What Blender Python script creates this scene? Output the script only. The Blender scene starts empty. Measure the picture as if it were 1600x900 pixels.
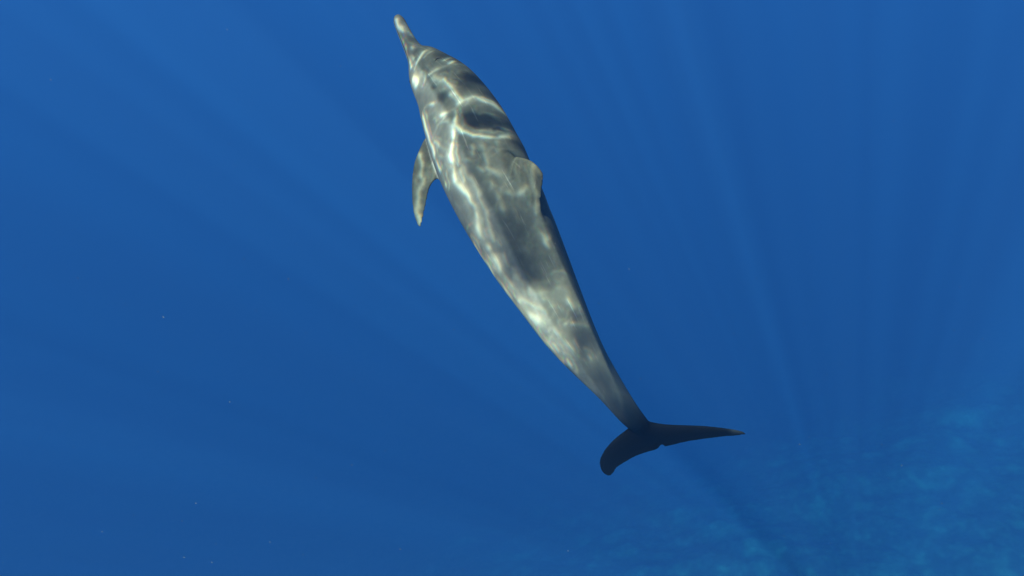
import bpy, bmesh, math, random
import numpy as np
from mathutils import Vector, Matrix
from mathutils.kdtree import KDTree

sc = bpy.context.scene
C = sc.collection

# ---------------------------------------------------------------- camera
PITCH = math.radians(40)                       # the camera hangs just under the surface and looks down
cam = bpy.data.cameras.new('camera')
cam.sensor_width = 36.0
cam.lens = 36.0 * 1386.0 / 1600.0
cam.clip_start = 0.05
cam.clip_end = 2000.0
cam_o = bpy.data.objects.new('camera', cam)
C.objects.link(cam_o)
cam_o.location = (0, 0, -1.6)
cam_o.rotation_euler = (math.pi / 2 - PITCH, 0, 0)
sc.camera = cam_o

# ---------------------------------------------------------------- sky and sun
SUN = Vector((-0.343, -0.446, 0.826)).normalized()       # towards the sun
world = bpy.data.worlds.new('World')
sc.world = world
world.use_nodes = True
wn = world.node_tree
sky = wn.nodes.new('ShaderNodeTexSky')
sky.sky_type = 'NISHITA'
sky.sun_disc = False
sky.sun_elevation = math.asin(SUN.z)
sky.sun_rotation = math.atan2(SUN.x, SUN.y)
bg = wn.nodes['Background']
bg.inputs['Strength'].default_value = 0.05
wn.links.new(sky.outputs[0], bg.inputs['Color'])

sun = bpy.data.lights.new('sun', 'SUN')
sun.energy = 5.0
sun.angle = math.radians(0.09)
sun.color = (1.0, 0.97, 0.74)
sun_o = bpy.data.objects.new('sun', sun)
C.objects.link(sun_o)
sun_o.location = SUN * 40
sun_o.rotation_euler = (-SUN).to_track_quat('-Z', 'Y').to_euler()

sc.view_settings.view_transform = 'Standard'
sc.view_settings.look = 'None'
sc.view_settings.gamma = 1.0
sc.view_settings.use_curve_mapping = False
sc.view_settings.exposure = 1.45

cy = sc.cycles
cy.use_denoising = True
cy.denoiser = 'OPENIMAGEDENOISE'
cy.max_bounces = 6
cy.diffuse_bounces = 2
cy.glossy_bounces = 2
cy.volume_bounces = 1
cy.transparent_max_bounces = 12
cy.caustics_reflective = False
cy.caustics_refractive = False
cy.use_adaptive_sampling = False
cy.filter_width = 1.5

# ---------------------------------------------------------------- helpers
class NT:
    """small wrapper for building node trees"""
    def __init__(self, mat):
        mat.use_nodes = True
        self.t = mat.node_tree
        self.t.nodes.clear()
        self.out = self.t.nodes.new('ShaderNodeOutputMaterial')
    def n(self, kind, **kw):
        nd = self.t.nodes.new('ShaderNode' + kind)
        for k, v in kw.items():
            if k in nd.inputs:
                self.set(nd.inputs[k], v)
            else:
                setattr(nd, k, v)
        return nd
    def set(self, sock, v):
        if isinstance(v, bpy.types.NodeSocket):
            self.t.links.new(v, sock)
        else:
            sock.default_value = v
    def math(self, op, a, b=None, c=None, clamp=False):
        nd = self.t.nodes.new('ShaderNodeMath')
        nd.operation = op
        nd.use_clamp = clamp
        self.set(nd.inputs[0], a)
        if b is not None: self.set(nd.inputs[1], b)
        if c is not None: self.set(nd.inputs[2], c)
        return nd.outputs[0]
    def ramp(self, v, lo, hi, a=0.0, b=1.0, smooth=True):
        nd = self.t.nodes.new('ShaderNodeMapRange')
        nd.interpolation_type = 'SMOOTHSTEP' if smooth else 'LINEAR'
        self.set(nd.inputs['Value'], v)
        nd.inputs['From Min'].default_value = lo
        nd.inputs['From Max'].default_value = hi
        nd.inputs['To Min'].default_value = a
        nd.inputs['To Max'].default_value = b
        return nd.outputs[0]
    def mix(self, f, a, b, blend='MIX'):
        nd = self.t.nodes.new('ShaderNodeMix')
        nd.data_type = 'RGBA'
        nd.blend_type = blend
        self.set(nd.inputs[0], f)
        self.set(nd.inputs[6], a)
        self.set(nd.inputs[7], b)
        return nd.outputs[2]
    def noise(self, vec, scale, detail=3.0, rough=0.5, dist=0.0):
        nd = self.t.nodes.new('ShaderNodeTexNoise')
        self.set(nd.inputs['Vector'], vec)
        nd.inputs['Scale'].default_value = scale
        nd.inputs['Detail'].default_value = detail
        nd.inputs['Roughness'].default_value = rough
        nd.inputs['Distortion'].default_value = dist
        return nd.outputs[0]

def mesh_obj(name, verts, faces, mat=None, parent=None, smooth=True):
    me = bpy.data.meshes.new(name)
    me.from_pydata([tuple(v) for v in verts], [], [tuple(f) for f in faces])
    me.update()
    if smooth:
        me.polygons.foreach_set('use_smooth', [True] * len(me.polygons))
    if mat: me.materials.append(mat)
    o = bpy.data.objects.new(name, me)
    C.objects.link(o)
    if parent: o.parent = parent
    return o

def grid_mesh(xs, ys, zf):
    """tensor grid: zf(X, Y) -> Z arrays"""
    X, Y = np.meshgrid(xs, ys)
    Z = zf(X, Y)
    v = np.stack([X.ravel(), Y.ravel(), Z.ravel()], 1)
    nx, ny = len(xs), len(ys)
    i = np.arange(nx - 1)[None, :] + np.arange(ny - 1)[:, None] * nx
    f = np.stack([i, i + 1, i + 1 + nx, i + nx], -1).reshape(-1, 4)
    me = bpy.data.meshes.new('grid')
    me.vertices.add(len(v)); me.vertices.foreach_set('co', v.ravel())
    me.loops.add(f.size); me.loops.foreach_set('vertex_index', f.ravel())
    me.polygons.add(len(f)); me.polygons.foreach_set('loop_start', np.arange(0, f.size, 4))
    me.update(calc_edges=True)
    me.polygons.foreach_set('use_smooth', [True] * len(f))
    return me, v

def spaced(lo, hi, core_lo, core_hi, step, grow=1.18):
    a = list(np.arange(core_lo, core_hi + step * .5, step))
    s = step
    while a[-1] < hi:
        s *= grow; a.append(min(hi, a[-1] + s))
    s = step
    while a[0] > lo:
        s *= grow; a.insert(0, max(lo, a[0] - s))
    return np.array(a)

def fbm(X, Y, scale, octaves=4, seed=0):
    """smooth value noise on arrays"""
    out = np.zeros_like(X); amp = 1.0; tot = 0.0
    for k in range(octaves):
        rng = np.random.default_rng(seed * 31 + k)
        g = rng.random((256, 256))
        x = X / scale * 2 ** k + 37.7 * k; y = Y / scale * 2 ** k + 11.3 * k
        xi = np.floor(x).astype(int); yi = np.floor(y).astype(int)
        fx = x - xi; fy = y - yi
        fx = fx * fx * (3 - 2 * fx); fy = fy * fy * (3 - 2 * fy)
        q = lambda a, b: g[(yi + b) % 256, (xi + a) % 256]
        out += amp * ((q(0, 0) * (1 - fx) + q(1, 0) * fx) * (1 - fy) + (q(0, 1) * (1 - fx) + q(1, 1) * fx) * fy)
        tot += amp; amp *= .5
    return out / tot

# ---------------------------------------------------------------- the water itself: one closed box of even, blue water
SIG_S = np.array((0.0022, 0.0067, 0.0183))     # scattering per metre, red green blue
SIG_T = np.array((0.053, 0.0275, 0.0235))        # what the water takes away per metre in all
DENS = 0.16
m = bpy.data.materials.new('clear_sea_water')
t = NT(m)
col = SIG_S / DENS
absb = (1 - (SIG_T - SIG_S) / (DENS * (1 - col))) ** 2
pv = t.n('VolumePrincipled')
pv.inputs['Color'].default_value = (*col, 1)
pv.inputs['Absorption Color'].default_value = (*absb, 1)
pv.inputs['Density'].default_value = DENS
pv.inputs['Anisotropy'].default_value = 0.0
t.t.links.new(pv.outputs[0], t.out.inputs['Volume'])
W, D0, D1 = 420.0, -125.0, -0.30
bv = [(x, y, z) for z in (D0, D1) for y in (-W, W) for x in (-W, W)]
bf = [(0, 2, 3, 1), (4, 5, 7, 6), (0, 1, 5, 4), (2, 6, 7, 3), (0, 4, 6, 2), (1, 3, 7, 5)]
water = mesh_obj('water', bv, bf, m, smooth=False)
water['kind'] = 'structure'
water['label'] = 'deep clear blue sea water all around the dolphin'

# ---------------------------------------------------------------- the rippled surface overhead; the sunlight bands are drawn into its transparent colour
# hand-drawn light pattern: bright lines (width, strength, course over the surface in metres) and brighter or dimmer patches, some painting shade on the body (x, y, radius, change)
SURF_X0, SURF_X1, SURF_Y0, SURF_Y1 = -1.80, -0.72, -0.18, 1.58
BASE_LIGHT = 0.42
LIGHT_LINES = [
 (0.0105, 1.0, [(-1.5568, 1.4605), (-1.5514, 1.4365), (-1.5358, 1.4095)]),
 (0.0046, 0.7, [(-1.5538, 1.4121), (-1.5479, 1.3294), (-1.5253, 1.2193)]),
 (0.0084, 0.45, [(-1.5153, 1.318), (-1.507, 1.2891)]),
 (0.0046, 0.4, [(-1.5213, 1.4121), (-1.5063, 1.3753), (-1.4911, 1.331)]),
 (0.0063, 0.85, [(-1.4568, 1.2645), (-1.4787, 1.234), (-1.5012, 1.2112), (-1.5109, 1.1939)]),
 (0.0059, 0.9, [(-1.3701, 1.1961), (-1.389, 1.1684), (-1.4118, 1.1629), (-1.4386, 1.148), (-1.4608, 1.1365)]),
 (0.0059, 0.55, [(-1.3815, 1.2189), (-1.3993, 1.1919)]),
 (0.0105, 1.3, [(-1.5259, 1.1694), (-1.5074, 1.1441), (-1.5229, 1.1354)]),
 (0.0147, 0.42, [(-1.4442, 1.1299), (-1.4129, 1.0919), (-1.399, 1.0653)]),
 (0.0076, 0.75, [(-1.4069, 1.1023), (-1.3905, 1.0638), (-1.378, 1.0328), (-1.3611, 1.0083)]),
 (0.0105, 0.95, [(-1.3913, 1.0291), (-1.3699, 1.0033), (-1.3497, 1.0052), (-1.3254, 1.0226), (-1.2999, 1.0067), (-1.2764, 1.0056), (-1.2625, 0.9936)]),
 (0.0063, 0.7, [(-1.305, 1.0233), (-1.2812, 1.0214), (-1.2667, 1.0078)]),
 (0.0084, 0.6, [(-1.3623, 0.9998), (-1.3879, 0.9728), (-1.4175, 0.9616), (-1.4434, 0.9578)]),
 (0.0072, 1.0, [(-1.3899, 0.9625), (-1.3983, 0.933), (-1.403, 0.9037), (-1.3832, 0.8744), (-1.3544, 0.8528), (-1.316, 0.8494), (-1.2841, 0.849), (-1.2624, 0.8693)]),
 (0.0095, 1.1, [(-1.2729, 0.8581), (-1.2611, 0.8672), (-1.2553, 0.884)]),
 (0.0055, 0.9, [(-1.526, 1.0171), (-1.5257, 0.9527), (-1.5219, 0.9034), (-1.5209, 0.8389), (-1.5111, 0.7796), (-1.5098, 0.7291)]),
 (0.0046, 0.4, [(-1.4328, 0.9485), (-1.4748, 0.9264), (-1.5037, 0.904)]),
 (0.0046, 0.45, [(-1.5155, 1.0179), (-1.4902, 1.0258), (-1.4613, 1.0198)]),
 (0.0084, 0.94, [(-1.4095, 0.9054), (-1.424, 0.8601), (-1.4496, 0.8114), (-1.454, 0.7752), (-1.4609, 0.7234)]),
 (0.0116, 0.55, [(-1.4611, 0.7643), (-1.4619, 0.715), (-1.4362, 0.6531), (-1.4265, 0.6163), (-1.4339, 0.5693), (-1.4429, 0.5278)]),
 (0.0063, 0.6, [(-1.5044, 0.8846), (-1.4759, 0.8526), (-1.455, 0.8281)]),
 (0.0063, 0.4, [(-1.5147, 0.8483), (-1.4675, 0.8099)]),
 (0.0105, 0.28, [(-1.3996, 0.7749), (-1.3777, 0.7557), (-1.3522, 0.7237)]),
 (0.0084, 0.3, [(-1.3665, 0.8167), (-1.3616, 0.8009), (-1.3733, 0.7881)]),
 (0.0126, 0.25, [(-1.3313, 0.8491), (-1.3327, 0.7827), (-1.3332, 0.7166), (-1.3407, 0.6639)]),
 (0.0126, 0.22, [(-1.2902, 0.8313), (-1.284, 0.762), (-1.2944, 0.7073)]),
 (0.0147, 0.28, [(-1.3376, 0.7309), (-1.3037, 0.7041), (-1.2923, 0.6705)]),
 (0.0084, 0.38, [(-1.2958, 0.6309), (-1.2604, 0.6331), (-1.2138, 0.6336)]),
 (0.0105, 0.35, [(-1.2436, 0.7025), (-1.252, 0.6619), (-1.2517, 0.6301)]),
 (0.0126, 0.35, [(-1.1824, 0.6635), (-1.2018, 0.6234), (-1.2318, 0.5634)]),
 (0.0126, 0.2, [(-1.3325, 0.6625), (-1.3303, 0.6066), (-1.3359, 0.5714)]),
 (0.0063, 0.45, [(-1.2197, 0.5434), (-1.2239, 0.5137), (-1.2204, 0.4758)]),
 (0.0084, 0.4, [(-1.2473, 0.5278), (-1.2346, 0.4935), (-1.2274, 0.456)]),
 (0.0055, 1.0, [(-1.4938, 0.5299), (-1.4825, 0.4898), (-1.4637, 0.4303), (-1.4401, 0.3631), (-1.4188, 0.2961), (-1.3833, 0.1989), (-1.3474, 0.1326)]),
 (0.0105, 0.45, [(-1.4318, 0.4921), (-1.4231, 0.4369), (-1.4075, 0.3769), (-1.3917, 0.3304)]),
 (0.0147, 1.0, [(-1.3799, 0.2631), (-1.3719, 0.25)]),
 (0.0095, 0.5, [(-1.3486, 0.2988), (-1.3395, 0.2706), (-1.3319, 0.2313), (-1.3169, 0.2066)]),
 (0.0095, 0.75, [(-1.3099, 0.2019), (-1.2998, 0.1787), (-1.2902, 0.1563)]),
 (0.0074, 0.5, [(-1.3517, 0.1754), (-1.3421, 0.1596)]),
 (0.0074, 0.7, [(-1.3261, 0.1331), (-1.3243, 0.1196)]),
 (0.0084, 0.75, [(-1.2475, 0.1338), (-1.2452, 0.1269)]),
 (0.0105, 0.6, [(-1.2416, 0.3477), (-1.2308, 0.3236), (-1.2291, 0.2895), (-1.2268, 0.2669)]),
 (0.0074, 0.8, [(-1.2568, 0.2233), (-1.229, 0.2263), (-1.2089, 0.2162)]),
 (0.0084, 0.5, [(-1.2748, 0.2234), (-1.259, 0.2365), (-1.2387, 0.2419)]),
 (0.0126, 0.3, [(-1.3637, 0.344), (-1.3336, 0.3269), (-1.2885, 0.3234), (-1.2481, 0.3332)]),
 (0.0074, 0.5, [(-1.5949, 0.9095), (-1.6003, 0.8544), (-1.6178, 0.8232)]),
 (0.0095, 0.6, [(-1.5956, 0.8391), (-1.638, 0.7675), (-1.6701, 0.6875), (-1.676, 0.6539)]),
 (0.0105, 1.6, [(-0.8804, -0.0515), (-0.8434, -0.0582)]),
]
LIGHT_PATCHES = [
 (-1.4125, 1.2101, 0.0295, -0.14),
 (-1.4022, 1.1373, 0.0211, -0.1),
 (-1.352, 1.0872, 0.0379, -0.16),
 (-1.4699, 1.1574, 0.0169, -0.12),
 (-1.3483, 0.8041, 0.0337, -0.08),
 (-1.4048, 0.7439, 0.0337, -0.08),
 (-1.4817, 1.0591, 0.0211, -0.08),
 (-1.5238, 1.366, 0.0169, -0.12),
 (-1.4981, 1.2822, 0.0169, -0.12),
 (-1.3618, 1.2115, 0.0253, -0.27),  # dim spots along the head's right edge stand in for form shade
 (-1.3175, 1.1272, 0.0295, -0.32),
 (-1.2815, 1.0567, 0.0253, -0.24),
 (-1.2464, 0.9439, 0.0295, -0.27),
 (-1.2335, 0.8512, 0.0253, -0.3),
 (-1.3588, 0.9968, 0.0253, 0.45),
 (-1.4027, 0.9654, 0.0253, 0.12),
 (-1.5242, 1.152, 0.0169, 0.8),
 (-1.4129, 1.0919, 0.0232, 0.3),
 (-1.3231, 1.0109, 0.0211, 0.3),
 (-1.2739, 1.0017, 0.0169, 0.25),
 (-1.264, 0.8683, 0.0126, 0.5),
 (-1.4468, 0.8198, 0.0169, 0.35),
 (-1.451, 0.7193, 0.019, 0.25),
 (-1.5461, 1.4273, 0.0126, 0.9),
 (-1.4043, 0.2829, 0.0463, 0.3),
 (-1.2464, 0.3177, 0.0295, 0.3),
 (-1.3138, 0.3006, 0.0463, 0.25),
 (-1.3046, 0.1865, 0.0421, 0.25),
 (-1.4404, 0.4458, 0.0295, 0.2),
 (-1.4272, 0.3727, 0.0295, 0.2),
 (-1.4205, 1.0308, 0.0211, -0.3),
 (-1.451, 1.0821, 0.0105, -0.26),
 (-1.3581, 0.9217, 0.0358, -0.34),
 (-1.3225, 0.9168, 0.04, -0.34),
 (-1.2892, 0.908, 0.0337, -0.34),
 (-1.4056, 1.2335, 0.0295, -0.16),
 (-1.392, 1.118, 0.0295, -0.11),
 (-1.3286, 1.0937, 0.0421, -0.15),
 (-1.3863, 0.8254, 0.0295, -0.11),
 (-1.3509, 0.7747, 0.0253, -0.11),
 (-1.2688, 0.7749, 0.0253, -0.11),
 (-1.3922, 0.7116, 0.0337, -0.12),
 (-1.3828, 0.613, 0.0463, -0.05),
 (-1.3266, 0.562, 0.0758, -0.13),
 (-1.3522, 0.4695, 0.0927, -0.17),
 (-1.3502, 0.4005, 0.0716, -0.15),
 (-1.3377, 0.3664, 0.0337, -0.15),
 (-1.2101, 0.6807, 0.0463, 0.16),
 (-1.1711, 0.6542, 0.0253, 0.12),
 (-1.22, 0.6153, 0.0421, 0.1),
 (-1.3759, 0.304, 0.0548, 0.3),
 (-1.3136, 0.2739, 0.0632, 0.32),
 (-1.2464, 0.2988, 0.0337, 0.2),
 (-1.3522, 0.231, 0.0506, 0.26),
 (-1.3401, 0.1769, 0.0421, 0.2),
 (-1.2311, 0.2486, 0.0253, -0.24),
 (-1.227, 0.1881, 0.0379, -0.24),
 (-1.2652, 0.1557, 0.0295, -0.16),
 (-1.3145, 0.1349, 0.0421, 0.05),
 (-1.2426, 0.0349, 0.0506, -0.16),
 (-1.2203, -0.0188, 0.0506, -0.23),
 (-1.2372, 0.0774, 0.0337, -0.15),
 (-1.1993, -0.0465, 0.0463, -0.16),
 (-1.657, 0.7706, 0.0463, -0.04),
]
def seg_dist(x, y, a, b):
    """distance to a stretch of drawn light line, and the side one is on"""
    ax, ay = a; bx, by = b
    dx, dy = bx - ax, by - ay
    k = np.clip(((x - ax) * dx + (y - ay) * dy) / (dx * dx + dy * dy + 1e-12), 0, 1)
    return np.hypot(x - ax - k * dx, y - ay - k * dy), dx * (y - ay) - dy * (x - ax)
def ridge(x, y, scale, seed, sharp):
    wx = (fbm(x, y, scale * 1.3, 2, seed + 7) - .5) * scale * 1.2
    wy = (fbm(x, y, scale * 1.3, 2, seed + 8) - .5) * scale * 1.2
    return np.exp(-np.abs(fbm(x + wx, y + wy, scale, 2, seed) - .5) * sharp)
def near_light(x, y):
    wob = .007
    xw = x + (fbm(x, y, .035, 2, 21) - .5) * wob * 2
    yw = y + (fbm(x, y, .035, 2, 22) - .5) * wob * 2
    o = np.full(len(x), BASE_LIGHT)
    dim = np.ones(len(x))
    for px, py, r, d in LIGHT_PATCHES:
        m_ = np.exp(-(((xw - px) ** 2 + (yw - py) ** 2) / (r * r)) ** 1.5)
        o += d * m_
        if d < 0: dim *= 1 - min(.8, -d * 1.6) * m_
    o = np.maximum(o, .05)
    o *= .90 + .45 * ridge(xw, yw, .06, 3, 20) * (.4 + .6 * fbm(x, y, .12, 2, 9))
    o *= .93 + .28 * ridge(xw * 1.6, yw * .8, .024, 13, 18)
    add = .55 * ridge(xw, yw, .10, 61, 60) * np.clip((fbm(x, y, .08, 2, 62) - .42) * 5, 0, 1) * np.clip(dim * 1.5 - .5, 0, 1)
    for w, s, pts in LIGHT_LINES:
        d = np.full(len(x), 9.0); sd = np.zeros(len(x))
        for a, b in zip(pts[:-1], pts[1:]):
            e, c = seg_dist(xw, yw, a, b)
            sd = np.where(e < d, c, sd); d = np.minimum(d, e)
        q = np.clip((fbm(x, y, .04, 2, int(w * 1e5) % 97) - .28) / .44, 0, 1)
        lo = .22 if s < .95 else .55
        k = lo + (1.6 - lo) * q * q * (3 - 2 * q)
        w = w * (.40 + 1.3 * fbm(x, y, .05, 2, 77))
        # a drawn light line is crisp on one side and fades slowly on the other
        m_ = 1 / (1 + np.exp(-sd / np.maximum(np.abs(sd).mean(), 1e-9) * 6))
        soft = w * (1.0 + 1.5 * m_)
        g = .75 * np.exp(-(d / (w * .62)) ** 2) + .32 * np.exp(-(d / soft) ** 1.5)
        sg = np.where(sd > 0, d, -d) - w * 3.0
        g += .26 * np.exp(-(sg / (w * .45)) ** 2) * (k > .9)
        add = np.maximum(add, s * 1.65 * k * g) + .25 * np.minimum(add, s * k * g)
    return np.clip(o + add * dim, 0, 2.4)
def far_light(x, y):
    """drawn light pattern further off: broad bright and dim bands"""
    b = fbm(x + .35 * y, y - .35 * x, 1.35, 2, 45)
    c = fbm(x - .2 * y, y + .2 * x, .34, 2, 41)
    return np.clip(.31 + 2.2 * np.clip(b - .56, 0, 1) + 1.3 * np.clip(c - .52, 0, 1) + .12 * ridge(x, y, .30, 50, 12), .05, 1.4)
def sun_pattern_map(x, y):
    inside = (np.clip(np.minimum(x - SURF_X0, SURF_X1 - x) / .12, 0, 1) * np.clip(np.minimum(y - SURF_Y0, SURF_Y1 - y) / .12, 0, 1))
    out = np.repeat(far_light(x, y)[:, None], 3, 1)
    i = np.nonzero(inside > 0)[0]
    xi, yi, w = x[i], y[i], inside[i]
    # colour fringes: the drawn pattern is shifted a little per channel
    for ch, sh in ((0, -.0022), (1, 0.0), (2, .0022)):
        out[i, ch] = out[i, ch] * (1 - w) + w * near_light(xi + sh, yi + sh * .6)
    return out

def surf_axis(lo, hi):
    a = list(np.arange(lo, hi + .003, .006)); s = .006
    while a[-1] < 400:
        s = min(s * 1.15, .13) if a[-1] < 18 else s * 1.25
        a.append(a[-1] + s)
    s = .006
    while a[0] > -400:
        s = min(s * 1.15, .13) if a[0] > -24 else s * 1.25
        a.insert(0, a[0] - s)
    return np.array(a)
xs, ys = surf_axis(SURF_X0, SURF_X1), surf_axis(SURF_Y0, SURF_Y1)
def swell(X, Y):
    return 0.05 * np.sin(X * .9 + Y * .4) + 0.035 * np.sin(-X * .7 + Y * 1.7 + 1.0) + 0.02 * np.sin(X * 3.1 + Y * 1.2 + 2)
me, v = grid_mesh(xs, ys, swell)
fc = sun_pattern_map(v[:, 0], v[:, 1])
at = me.color_attributes.new('sun_pattern', 'FLOAT_COLOR', 'POINT')
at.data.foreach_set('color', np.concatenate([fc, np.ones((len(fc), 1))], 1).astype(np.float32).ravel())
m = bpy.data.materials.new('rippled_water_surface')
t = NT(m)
fa = t.n('Attribute', attribute_name='sun_pattern')
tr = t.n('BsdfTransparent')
t.t.links.new(fa.outputs['Color'], tr.inputs['Color'])  # painted light pattern tints the sunlight passing through
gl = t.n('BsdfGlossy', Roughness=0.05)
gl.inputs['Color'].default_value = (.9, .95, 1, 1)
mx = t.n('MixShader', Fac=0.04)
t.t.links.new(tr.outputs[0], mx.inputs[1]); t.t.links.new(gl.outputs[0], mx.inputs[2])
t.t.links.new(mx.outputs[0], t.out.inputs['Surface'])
me.materials.append(m)
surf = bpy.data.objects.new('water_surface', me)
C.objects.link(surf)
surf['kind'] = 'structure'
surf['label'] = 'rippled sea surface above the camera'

# ---------------------------------------------------------------- sea bed: a sandy shelf below right that drops off into the deep
def bed(X, Y):
    # signed distance to the edge of the shelf (positive on the shelf)
    ex, ey = SHELF_DIR
    d = (X - SHELF_AT[0]) * ey * -1 + (Y - SHELF_AT[1]) * ex
    d = -d + (fbm(X, Y, 4.0, 3, 5) - .5) * 4
    k = 1 / (1 + np.exp(-d / 11.0))
    z = -90 + k * (90 - SHELF_DEPTH)
    z += (fbm(X, Y, 5.0, 4, 2) - .5) * 1.0 + (fbm(X, Y, .8, 3, 4) - .5) * .25
    return np.maximum(z, -110)
SHELF_AT = (10.0, 45.5); SHELF_DIR = (0.90, 0.436); SHELF_DEPTH = 40.0
me, _ = grid_mesh(spaced(-410, 410, -6, 42, .22, 1.12), spaced(-410, 410, 8, 52, .22, 1.12), bed)
m = bpy.data.materials.new('rippled_sand_and_rubble')
t = NT(m)
tc = t.n('TexCoord').outputs['Object']
n1 = t.noise(tc, .5, 7, .70, 0.0)
n2 = t.noise(tc, 2.0, 5, .65, 0.0)
sand = t.mix(t.ramp(n2, .35, .65), (.40, .37, .29, 1), (.52, .48, .385, 1))
dark = t.mix(t.ramp(n2, .3, .7), (.35, .33, .26, 1), (.41, .385, .305, 1))
cl = t.mix(t.ramp(t.math('ADD', n1, t.math('MULTIPLY', n2, .35)),   .52, .84), dark, sand)
b = t.n('BsdfPrincipled', Roughness=.9)
t.set(b.inputs['Base Color'], cl)
b.inputs['Specular IOR Level'].default_value = .05
bp = t.n('Bump', Strength=.3, Distance=.15)
t.set(bp.inputs['Height'], n2); t.t.links.new(bp.outputs[0], b.inputs['Normal'])
t.t.links.new(b.outputs[0], t.out.inputs['Surface'])
me.materials.append(m)
bedo = bpy.data.objects.new('sea_bed', me)
C.objects.link(bedo)
bedo['kind'] = 'structure'
bedo['label'] = 'pale sand and dark rubble sea bed far below'

# ---------------------------------------------------------------- the dolphin
DOLPHIN_AT = [-0.0592, 2.4538, -3.234]
# centre xyz, dorsal direction xyz, half width, height above and below the axis (metres)
SPINE = [
 [-0.3429, 0.5382, 0.3692, 0.3168, -0.453, 0.8333, 0.0103, 0.0088, 0.0088],
 [-0.3356, 0.5219, 0.3575, 0.2941, -0.4474, 0.8446, 0.0204, 0.0159, 0.0159],
 [-0.3198, 0.4908, 0.336, 0.2727, -0.427, 0.8622, 0.024, 0.0177, 0.0177],
 [-0.2958, 0.448, 0.3083, 0.2426, -0.4012, 0.8833, 0.0281, 0.0211, 0.0231],
 [-0.272, 0.4097, 0.2861, 0.1577, -0.3947, 0.9052, 0.0364, 0.0407, 0.0327],
 [-0.2418, 0.3738, 0.2666, 0.1488, -0.3855, 0.9106, 0.0628, 0.0742, 0.0597],
 [-0.2071, 0.3251, 0.2396, 0.1721, -0.3859, 0.9063, 0.0875, 0.105, 0.0875],
 [-0.1529, 0.2604, 0.2014, 0.2487, -0.3941, 0.8848, 0.115, 0.1219, 0.115],
 [-0.0994, 0.1699, 0.1402, 0.3501, -0.4257, 0.8344, 0.1375, 0.143, 0.1375],
 [-0.0515, 0.0838, 0.0687, 0.3715, -0.4521, 0.811, 0.1475, 0.1563, 0.1504],
 [0.0, 0.0, -0.0, 0.367, -0.4706, 0.8024, 0.148, 0.1687, 0.1539],
 [0.0634, -0.0801, -0.08, 0.385, -0.5272, 0.7575, 0.1464, 0.1844, 0.1551],
 [0.1308, -0.1655, -0.1816, 0.404, -0.5758, 0.7108, 0.1297, 0.1712, 0.1427],
 [0.1903, -0.2283, -0.2721, 0.4444, -0.6163, 0.6502, 0.1102, 0.1498, 0.1267],
 [0.2511, -0.2792, -0.3716, 0.5047, -0.6507, 0.5674, 0.092, 0.1251, 0.1104],
 [0.3168, -0.3087, -0.4768, 0.5295, -0.7049, 0.472, 0.0718, 0.0969, 0.0897],
 [0.3981, -0.3256, -0.6058, 0.4381, -0.8338, 0.336, 0.0514, 0.0668, 0.0642],
 [0.4647, -0.328, -0.7176, 0.1326, -0.9911, -0.012, 0.0419, 0.0481, 0.046],
 [0.5188, -0.3069, -0.8129, -0.0201, -0.9737, -0.227, 0.0365, 0.031, 0.0328],
 [0.5645, -0.2919, -0.8814, -0.02, -0.9737, -0.2271, 0.0306, 0.0178, 0.0184],
 [0.6081, -0.2786, -0.9422, -0.02, -0.9737, -0.2271, 0.0163, 0.0057, 0.0057],
]
# fins as rows of leading edge xyz, trailing edge xyz, thickness (metres)
FLUKES = [
 [0.4395, -0.208, -1.2298, 0.4553, -0.2071, -1.235, 0.01],
 [0.4161, -0.2154, -1.1962, 0.4674, -0.2156, -1.2, 0.01],
 [0.4005, -0.2345, -1.1127, 0.476, -0.2257, -1.1572, 0.014],
 [0.4114, -0.2561, -1.0211, 0.5037, -0.2375, -1.1091, 0.018],
 [0.4378, -0.2761, -0.9378, 0.5378, -0.2499, -1.0591, 0.022],
 [0.4735, -0.2933, -0.8672, 0.5773, -0.2597, -1.0206, 0.03],
 [0.5044, -0.3076, -0.8086, 0.6102, -0.2667, -0.9933, 0.04],
 [0.5293, -0.3138, -0.7844, 0.6226, -0.2766, -0.9518, 0.044],
 [0.5545, -0.3101, -0.8023, 0.6358, -0.2728, -0.9693, 0.04],
 [0.6163, -0.3085, -0.8146, 0.6658, -0.2755, -0.9606, 0.026],
 [0.6861, -0.3094, -0.8171, 0.7166, -0.2828, -0.9335, 0.02],
 [0.756, -0.3102, -0.8196, 0.7727, -0.2885, -0.9141, 0.016],
 [0.8277, -0.3089, -0.8316, 0.84, -0.2945, -0.8945, 0.012],
 [0.8768, -0.3069, -0.8444, 0.8853, -0.2975, -0.8856, 0.009],
 [0.9076, -0.3044, -0.8579, 0.9257, -0.3003, -0.8769, 0.006],
]
FIN = [
 [-0.0005, 0.007, 0.1503, 0.1486, -0.2065, -0.0594, 0.1],
 [0.031, -0.0353, 0.175, 0.1568, -0.2151, 0.0053, 0.062],
 [0.0592, -0.074, 0.1753, 0.1503, -0.2044, 0.0463, 0.042],
 [0.0905, -0.1163, 0.1944, 0.1476, -0.1991, 0.0857, 0.03],
 [0.1173, -0.1526, 0.2033, 0.1478, -0.1979, 0.1225, 0.024],
 [0.138, -0.1814, 0.1965, 0.1501, -0.1998, 0.1515, 0.018],
 [0.1494, -0.1973, 0.1864, 0.1524, -0.2021, 0.1736, 0.01],
]
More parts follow.
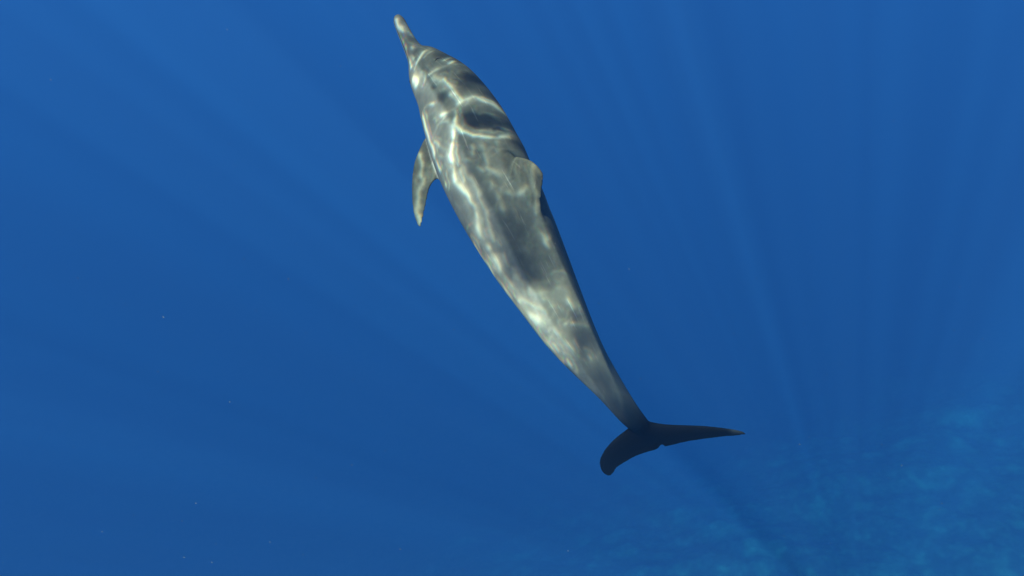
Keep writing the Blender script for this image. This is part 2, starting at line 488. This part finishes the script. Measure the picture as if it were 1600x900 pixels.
FLIPPER_NEAR = [
 [-0.1769, 0.1531, 0.1133, -0.1062, 0.0124, 0.0018, 0.03],
 [-0.2281, 0.1671, 0.1002, -0.1673, 0.0392, -0.0032, 0.03],
 [-0.2492, 0.1517, 0.0721, -0.1895, 0.0566, 0.0033, 0.028],
 [-0.2704, 0.1228, 0.0295, -0.2083, 0.0538, -0.0101, 0.024],
 [-0.2791, 0.0853, -0.0154, -0.2215, 0.0372, -0.0351, 0.02],
 [-0.2798, 0.0468, -0.057, -0.2291, 0.0145, -0.0636, 0.016],
 [-0.2727, 0.0029, -0.1, -0.2389, -0.015, -0.1005, 0.012],
 [-0.2578, -0.0299, -0.1269, -0.2477, -0.036, -0.1278, 0.007],
]
FLIPPER_FAR = [
 [-0.0609, 0.2296, 0.1029, 0.0265, 0.0999, -0.0101, 0.03],
 [-0.0556, 0.2809, 0.0846, 0.0249, 0.1661, -0.0205, 0.03],
 [-0.0369, 0.2918, 0.0529, 0.0184, 0.1937, -0.0155, 0.028],
 [-0.0076, 0.2961, 0.0058, 0.0266, 0.2087, -0.0314, 0.024],
 [0.0244, 0.2855, -0.0428, 0.0436, 0.2121, -0.059, 0.02],
 [0.0547, 0.2674, -0.0872, 0.0638, 0.2077, -0.0901, 0.016],
 [0.0867, 0.2399, -0.1325, 0.0899, 0.2019, -0.1302, 0.012],
 [0.1075, 0.2111, -0.1599, 0.109, 0.1993, -0.16, 0.007],
]


def catmull(P, sub):
    P = np.array(P, float)
    E = np.vstack([2 * P[0] - P[1], P, 2 * P[-1] - P[-2]])
    out = []
    for i in range(1, len(E) - 2):
        for k in range(sub):
            u = k / sub
            a, b_, c, d = E[i - 1], E[i], E[i + 1], E[i + 2]
            out.append(.5 * (2 * b_ + (c - a) * u + (2 * a - 5 * b_ + 4 * c - d) * u * u + (3 * b_ - a - 3 * c + d) * u ** 3))
    out.append(E[-2])
    return np.array(out)

def unit(v): return v / np.linalg.norm(v, axis=-1, keepdims=True)

def fin_surface(rows, n=20, sub=5):
    """closed lens-shaped fin lofted through leading/trailing edge rows"""
    R = catmull(rows, sub)
    LE, TE, th = R[:, :3], R[:, 3:6], np.maximum(R[:, 6], .004)
    mid = (LE + TE) / 2
    ch = TE - LE
    sp = np.gradient(mid, axis=0)
    nr = unit(np.cross(sp, ch))
    nr = unit(nr + nr[len(nr) // 2] * .5)
    V = []
    for i in range(len(R)):
        for k in range(n):
            a = 2 * math.pi * k / n
            x = .5 - .5 * math.cos(a)              # 0 at the leading edge, 1 at the trailing edge
            y = 2.2 * (.2969 * math.sqrt(max(x, 0)) - .126 * x - .3516 * x * x + .2843 * x ** 3 - .1036 * x ** 4) * 1.0
            y = max(y, .10 * min(1, 8 * x + .3)) if x > .5 else y
            s = math.sin(a)
            V.append(LE[i] + ch[i] * x + nr[i] * th[i] * 2.2 * y * (1 if s >= 0 else -1) * min(1, abs(s) * 3 + .0))
    F = []
    m_ = len(R)
    for i in range(m_ - 1):
        for k in range(n):
            F.append((i * n + k, i * n + (k + 1) % n, (i + 1) * n + (k + 1) % n, (i + 1) * n + k))
    F.append(tuple(range(n - 1, -1, -1)))
    F.append(tuple((m_ - 1) * n + k for k in range(n)))
    return V, F

S = catmull(SPINE, 8)
SC, SN, SA = S[:, :3], S[:, 3:6], S[:, 6:9]
SA = np.maximum(SA, .003)
ST = unit(np.gradient(SC, axis=0))
SN = unit(SN - (SN * ST).sum(1, keepdims=True) * ST)
SB = np.cross(SN, ST)
arc = np.concatenate([[0], np.cumsum(np.linalg.norm(np.diff(SC, axis=0), axis=1))])
SU = arc / arc[-1]

def body_surface(n=56):
    V = []
    for i in range(len(S)):
        a, bu, bl = SA[i]
        # a low keel along the back of the tail stock, a slightly squarer belly
        keel = np.clip((SU[i] - .34) / .11, 0, 1) * np.clip((.90 - SU[i]) / .16, 0, 1)
        p = 2.0 - .80 * keel                       # rounded in front, roof-shaped behind the fin
        for k in range(n):
            th = 2 * math.pi * k / n
            x, y = math.sin(th), math.cos(th)
            if y > 0:
                g = (abs(x) ** p + y ** p) ** (1 / p)
                yy = bu * y / g
                x = x / g * (1 - .0 * keel)
            else:
                yy = bl * y
            V.append(SC[i] + SB[i] * a * x + SN[i] * yy)
    F = []
    for i in range(len(S) - 1):
        for k in range(n):
            F.append((i * n + k, i * n + (k + 1) % n, (i + 1) * n + (k + 1) % n, (i + 1) * n + k))
    F.append(tuple(range(n - 1, -1, -1)))
    F.append(tuple((len(S) - 1) * n + k for k in range(n)))
    return V, F

allv, allf, finv = [], [], []
for V, F in (body_surface(), fin_surface(FIN), fin_surface(FLUKES), fin_surface(FLIPPER_NEAR), fin_surface(FLIPPER_FAR)):
    b0 = len(allv)
    if b0: finv += [tuple(v) for v in V]
    allv += [tuple(v) for v in V]
    allf += [tuple(i + b0 for i in f) for f in F]
tmp = mesh_obj('tmp', allv, allf)
bm = bmesh.new(); bm.from_mesh(tmp.data)
# consistent outward normals on every shell
bmesh.ops.recalc_face_normals(bm, faces=bm.faces)
bm.to_mesh(tmp.data); bm.free()
md = tmp.modifiers.new('r', 'REMESH'); md.mode = 'VOXEL'; md.voxel_size = .0042; md.use_smooth_shade = True
ms = tmp.modifiers.new('s', 'SMOOTH'); ms.factor = .5; ms.iterations = 5
dg = bpy.context.evaluated_depsgraph_get()
body_me = bpy.data.meshes.new_from_object(tmp.evaluated_get(dg))
bpy.data.objects.remove(tmp)
body_me.name = 'dolphin'
dol = bpy.data.objects.new('dolphin', body_me)
C.objects.link(dol)
dol.location = DOLPHIN_AT
dol['label'] = 'grey spinner dolphin with slender beak swimming through blue water under dappled sunlight'
dol['category'] = 'dolphin'
body_me.polygons.foreach_set('use_smooth', [True] * len(body_me.polygons))

# where every point of the skin lies on the animal: along the body, round it, and out on a fin
nv = len(body_me.vertices)
co = np.empty(nv * 3); body_me.vertices.foreach_get('co', co); co = co.reshape(-1, 3)
pu = np.empty(nv); pang = np.empty(nv); pout = np.empty(nv)
for a0 in range(0, nv, 20000):
    q = co[a0:a0 + 20000]
    d2 = ((q[:, None, :] - SC[None]) ** 2).sum(2)
    i = d2.argmin(1)
    r = q - SC[i]
    al = (r * ST[i]).sum(1)
    pu[a0:a0 + 20000] = SU[i] + al / arc[-1]
    bx = (r * SB[i]).sum(1) / SA[i, 0]
    nz = (r * SN[i]).sum(1); nz = nz / np.where(nz > 0, SA[i, 1], SA[i, 2])
    pang[a0:a0 + 20000] = np.arctan2(bx, nz)
    pout[a0:a0 + 20000] = np.sqrt(bx ** 2 + nz ** 2)
kd = KDTree(len(finv))
for i, v in enumerate(finv): kd.insert(v, i)
kd.balance()
pfin = np.zeros(nv); junction = np.zeros(nv)
for i in np.nonzero(pout > .93)[0]:
    d = kd.find(co[i])[2]
    pfin[i] = max(0, 1 - max(0, d - .012) / .02) * min(1, max(0, pout[i] - 1.0) / .05)
    if pout[i] < 1.25 and d < .035 and (abs(pang[i]) < .8 or pu[i] > .92): junction[i] = 1
# soften the crease where a fin grows out of the body
ed = np.empty(len(body_me.edges) * 2, dtype=np.int64); body_me.edges.foreach_get('vertices', ed); ed = ed.reshape(-1, 2)
deg = np.bincount(ed.ravel(), minlength=nv).astype(float)
w = junction[:, None] * .6
for _ in range(30):
    acc = np.stack([np.bincount(ed[:, 0], co[ed[:, 1], k], nv) + np.bincount(ed[:, 1], co[ed[:, 0], k], nv) for k in range(3)], 1)
    co += w * (acc / deg[:, None] - co)
body_me.vertices.foreach_set('co', co.ravel()); body_me.update()
for nm, arr in (('fin', pfin), ('along', pu), ('around', np.abs(pang)), ('side', pang), ('outward', pout)):
    a_ = body_me.attributes.new(nm, 'FLOAT', 'POINT')
    a_.data.foreach_set('value', arr.astype(np.float32))

m = bpy.data.materials.new('dolphin_skin')
t = NT(m)
A = lambda nm: t.n('Attribute', attribute_name=nm).outputs['Fac']
along, around, outw = A('along'), A('around'), A('outward')
tc = t.n('TexCoord').outputs['Object']
wob = t.math('MULTIPLY', t.math('SUBTRACT', t.noise(tc, 7.0, 3), .5), .22)
ar = t.math('ADD', around, wob)
mot = t.noise(tc, 22.0, 5, .6)
cape = t.mix(t.ramp(mot, .3, .7), (.078, .086, .080, 1), (.104, .112, .101, 1))
cape = t.mix(t.ramp(along, .50, .70), cape, (.155, .162, .142, 1))
flank = t.mix(t.ramp(mot, .3, .7), (.165, .175, .160, 1), (.205, .213, .193, 1))
belly = (.62, .62, .58, 1)
# the dark cape is narrow over the shoulders and widens towards the tail
edge = t.ramp(along, .30, .62, 0.78, 1.05)
c1 = t.mix(t.ramp(t.math('SUBTRACT', ar, edge), -.06, .10), cape, flank)
c2 = t.mix(t.ramp(ar, 2.05, 2.25), c1, belly)
# tail stock and flukes: dark skin, deepened to near black as painted shade, the beak has a dark upper line and pale sides
c3 = t.mix(t.ramp(along, .77, .93), c2, (.007, .009, .012, 1))
beak = t.mix(t.ramp(ar, 1.55, 1.8), (.085, .09, .088, 1), (.40, .40, .36, 1))
lip = t.math('MULTIPLY', t.ramp(ar, 1.34, 1.44), t.ramp(ar, 1.62, 1.50))
beak = t.mix(lip, beak, (.03, .032, .032, 1))
c4 = t.mix(t.ramp(along, .115, .085), c3, beak)
fins = t.math('MULTIPLY', A('fin'), t.ramp(along, .80, .70))
c5 = t.mix(fins, c4, t.mix(t.ramp(mot, .3, .7), (.062, .066, .058, 1), (.105, .110, .092, 1)))
scr = t.n('TexNoise'); scr.inputs['Scale'].default_value = 1.0; scr.inputs['Detail'].default_value = 4
cm = t.n('CombineXYZ'); t.set(cm.inputs[0], t.math('MULTIPLY', along, 14)); t.set(cm.inputs[1], t.math('MULTIPLY', A('side'), 16)); t.set(cm.inputs[2], 0.0)
t.t.links.new(cm.outputs[0], scr.inputs['Vector'])
c6 = t.mix(t.math('MULTIPLY', t.ramp(scr.outputs[0], .62, .70, 0, .36), t.ramp(along, .84, .76)), c5, (.30, .31, .29, 1))
b = t.n('BsdfPrincipled', Roughness=.42)
t.set(b.inputs['Base Color'], c6)
b.inputs['IOR'].default_value = 1.05          # wet skin seen under water hardly shines
b.inputs['Subsurface Weight'].default_value = 0.0
bp = t.n('Bump', Strength=.12, Distance=.004)
t.set(bp.inputs['Height'], t.noise(tc, 60, 4)); t.t.links.new(bp.outputs[0], b.inputs['Normal'])
t.t.links.new(b.outputs[0], t.out.inputs['Surface'])
body_me.materials.append(m)

# ---------------------------------------------------------------- eyes and blowhole
def at_station(u, ang):
    """a point of the skin from its place along and round the body, with its outward direction"""
    i = int(np.argmin(np.abs(SU - u)))
    a, bu, bl = SA[i]
    y = math.cos(ang)
    d = SB[i] * a * math.sin(ang) + SN[i] * (bu if y > 0 else bl) * y
    o = Vector(SC[i]) + Vector(d) * 1.3
    ok, loc, nor, _ = dol.ray_cast(o, -Vector(d).normalized())
    return loc, nor, Vector(ST[i])
bpy.context.view_layer.update()
dark = bpy.data.materials.new('wet_dark_eye')
t = NT(dark)
b = t.n('BsdfPrincipled', Roughness=.15)
n = t.noise(t.n('TexCoord').outputs['Object'], 90, 2)
t.set(b.inputs['Base Color'], t.mix(n, (.012, .011, .010, 1), (.03, .026, .022, 1)))
t.t.links.new(b.outputs[0], t.out.inputs['Surface'])
def lens(name, loc, nor, tan, la, lb, h, bend=0.0, n=18):
    """a small domed lens lying on the skin"""
    bi = nor.cross(tan).normalized(); tan = bi.cross(nor).normalized()
    V, F = [], []
    rings = (1.0, .8, .45)
    for r in rings:
        for k in range(n):
            a = 2 * math.pi * k / n
            x, y = la * r * math.cos(a), lb * r * math.sin(a)
            V.append(loc + tan * (x - bend * (y / lb) ** 2) + bi * y + nor * (h * (1 - r * r) - .0012))
    V.append(loc + nor * (h - .0012))
    for q in range(len(rings) - 1):
        for k in range(n):
            F.append((q * n + k, q * n + (k + 1) % n, (q + 1) * n + (k + 1) % n, (q + 1) * n + k))
    q = (len(rings) - 1) * n
    for k in range(n): F.append((q + k, q + (k + 1) % n, len(V) - 1))
    F.append(tuple(range(n - 1, -1, -1)))
    return mesh_obj(name, V, F, dark, dol)
for s in (-1, 1):
    l, n_, tg = at_station(.132, s * 1.78)
    lens('eye', l, n_, tg, .010, .006, .003)
l, n_, tg = at_station(.152, -.06)
bh = lens('blowhole', l, n_, tg, .0045, .014, .0016, bend=-.006)

# ---------------------------------------------------------------- drifting specks
m = bpy.data.materials.new('marine_snow')
t = NT(m)
b = t.n('BsdfPrincipled', Roughness=.8)
t.set(b.inputs['Base Color'], t.mix(t.noise(t.n('TexCoord').outputs['Object'], 40, 2), (.22, .22, .20, 1), (.45, .44, .38, 1)))
t.t.links.new(b.outputs[0], t.out.inputs['Surface'])
rng = random.Random(11)
V, F = [], []
def flake(c, ln, wd, ax):
    ax = ax.normalized()
    sd = ax.cross(Vector((.3, .5, .8))).normalized(); up = ax.cross(sd)
    b0 = len(V)
    V.extend([c + ax * ln, c - ax * ln, c + sd * wd, c - sd * wd, c + up * wd * .7, c - up * wd * .7])
    for a in (0, 1):
        for q, r in ((2, 4), (4, 3), (3, 5), (5, 2)):
            F.append((b0 + a, b0 + q, b0 + r) if a == 0 else (b0 + a, b0 + r, b0 + q))
for k in range(420):
    c = Vector((rng.uniform(-4, 4), rng.uniform(-.5, 6), rng.uniform(-8, -2)))
    if (c - Vector((0, 0, -1.6))).length < 2.3: continue
    s = rng.choice((.0010, .0014, .0019, .0026))
    flake(c, s * rng.uniform(1, 3.2), s * .7, Vector((rng.gauss(0, 1), rng.gauss(0, 1), rng.gauss(0, 1))))
snow = mesh_obj('marine_snow', V, F, m, smooth=False)
snow['kind'] = 'stuff'
snow['label'] = 'tiny pale specks drifting in the blue water'
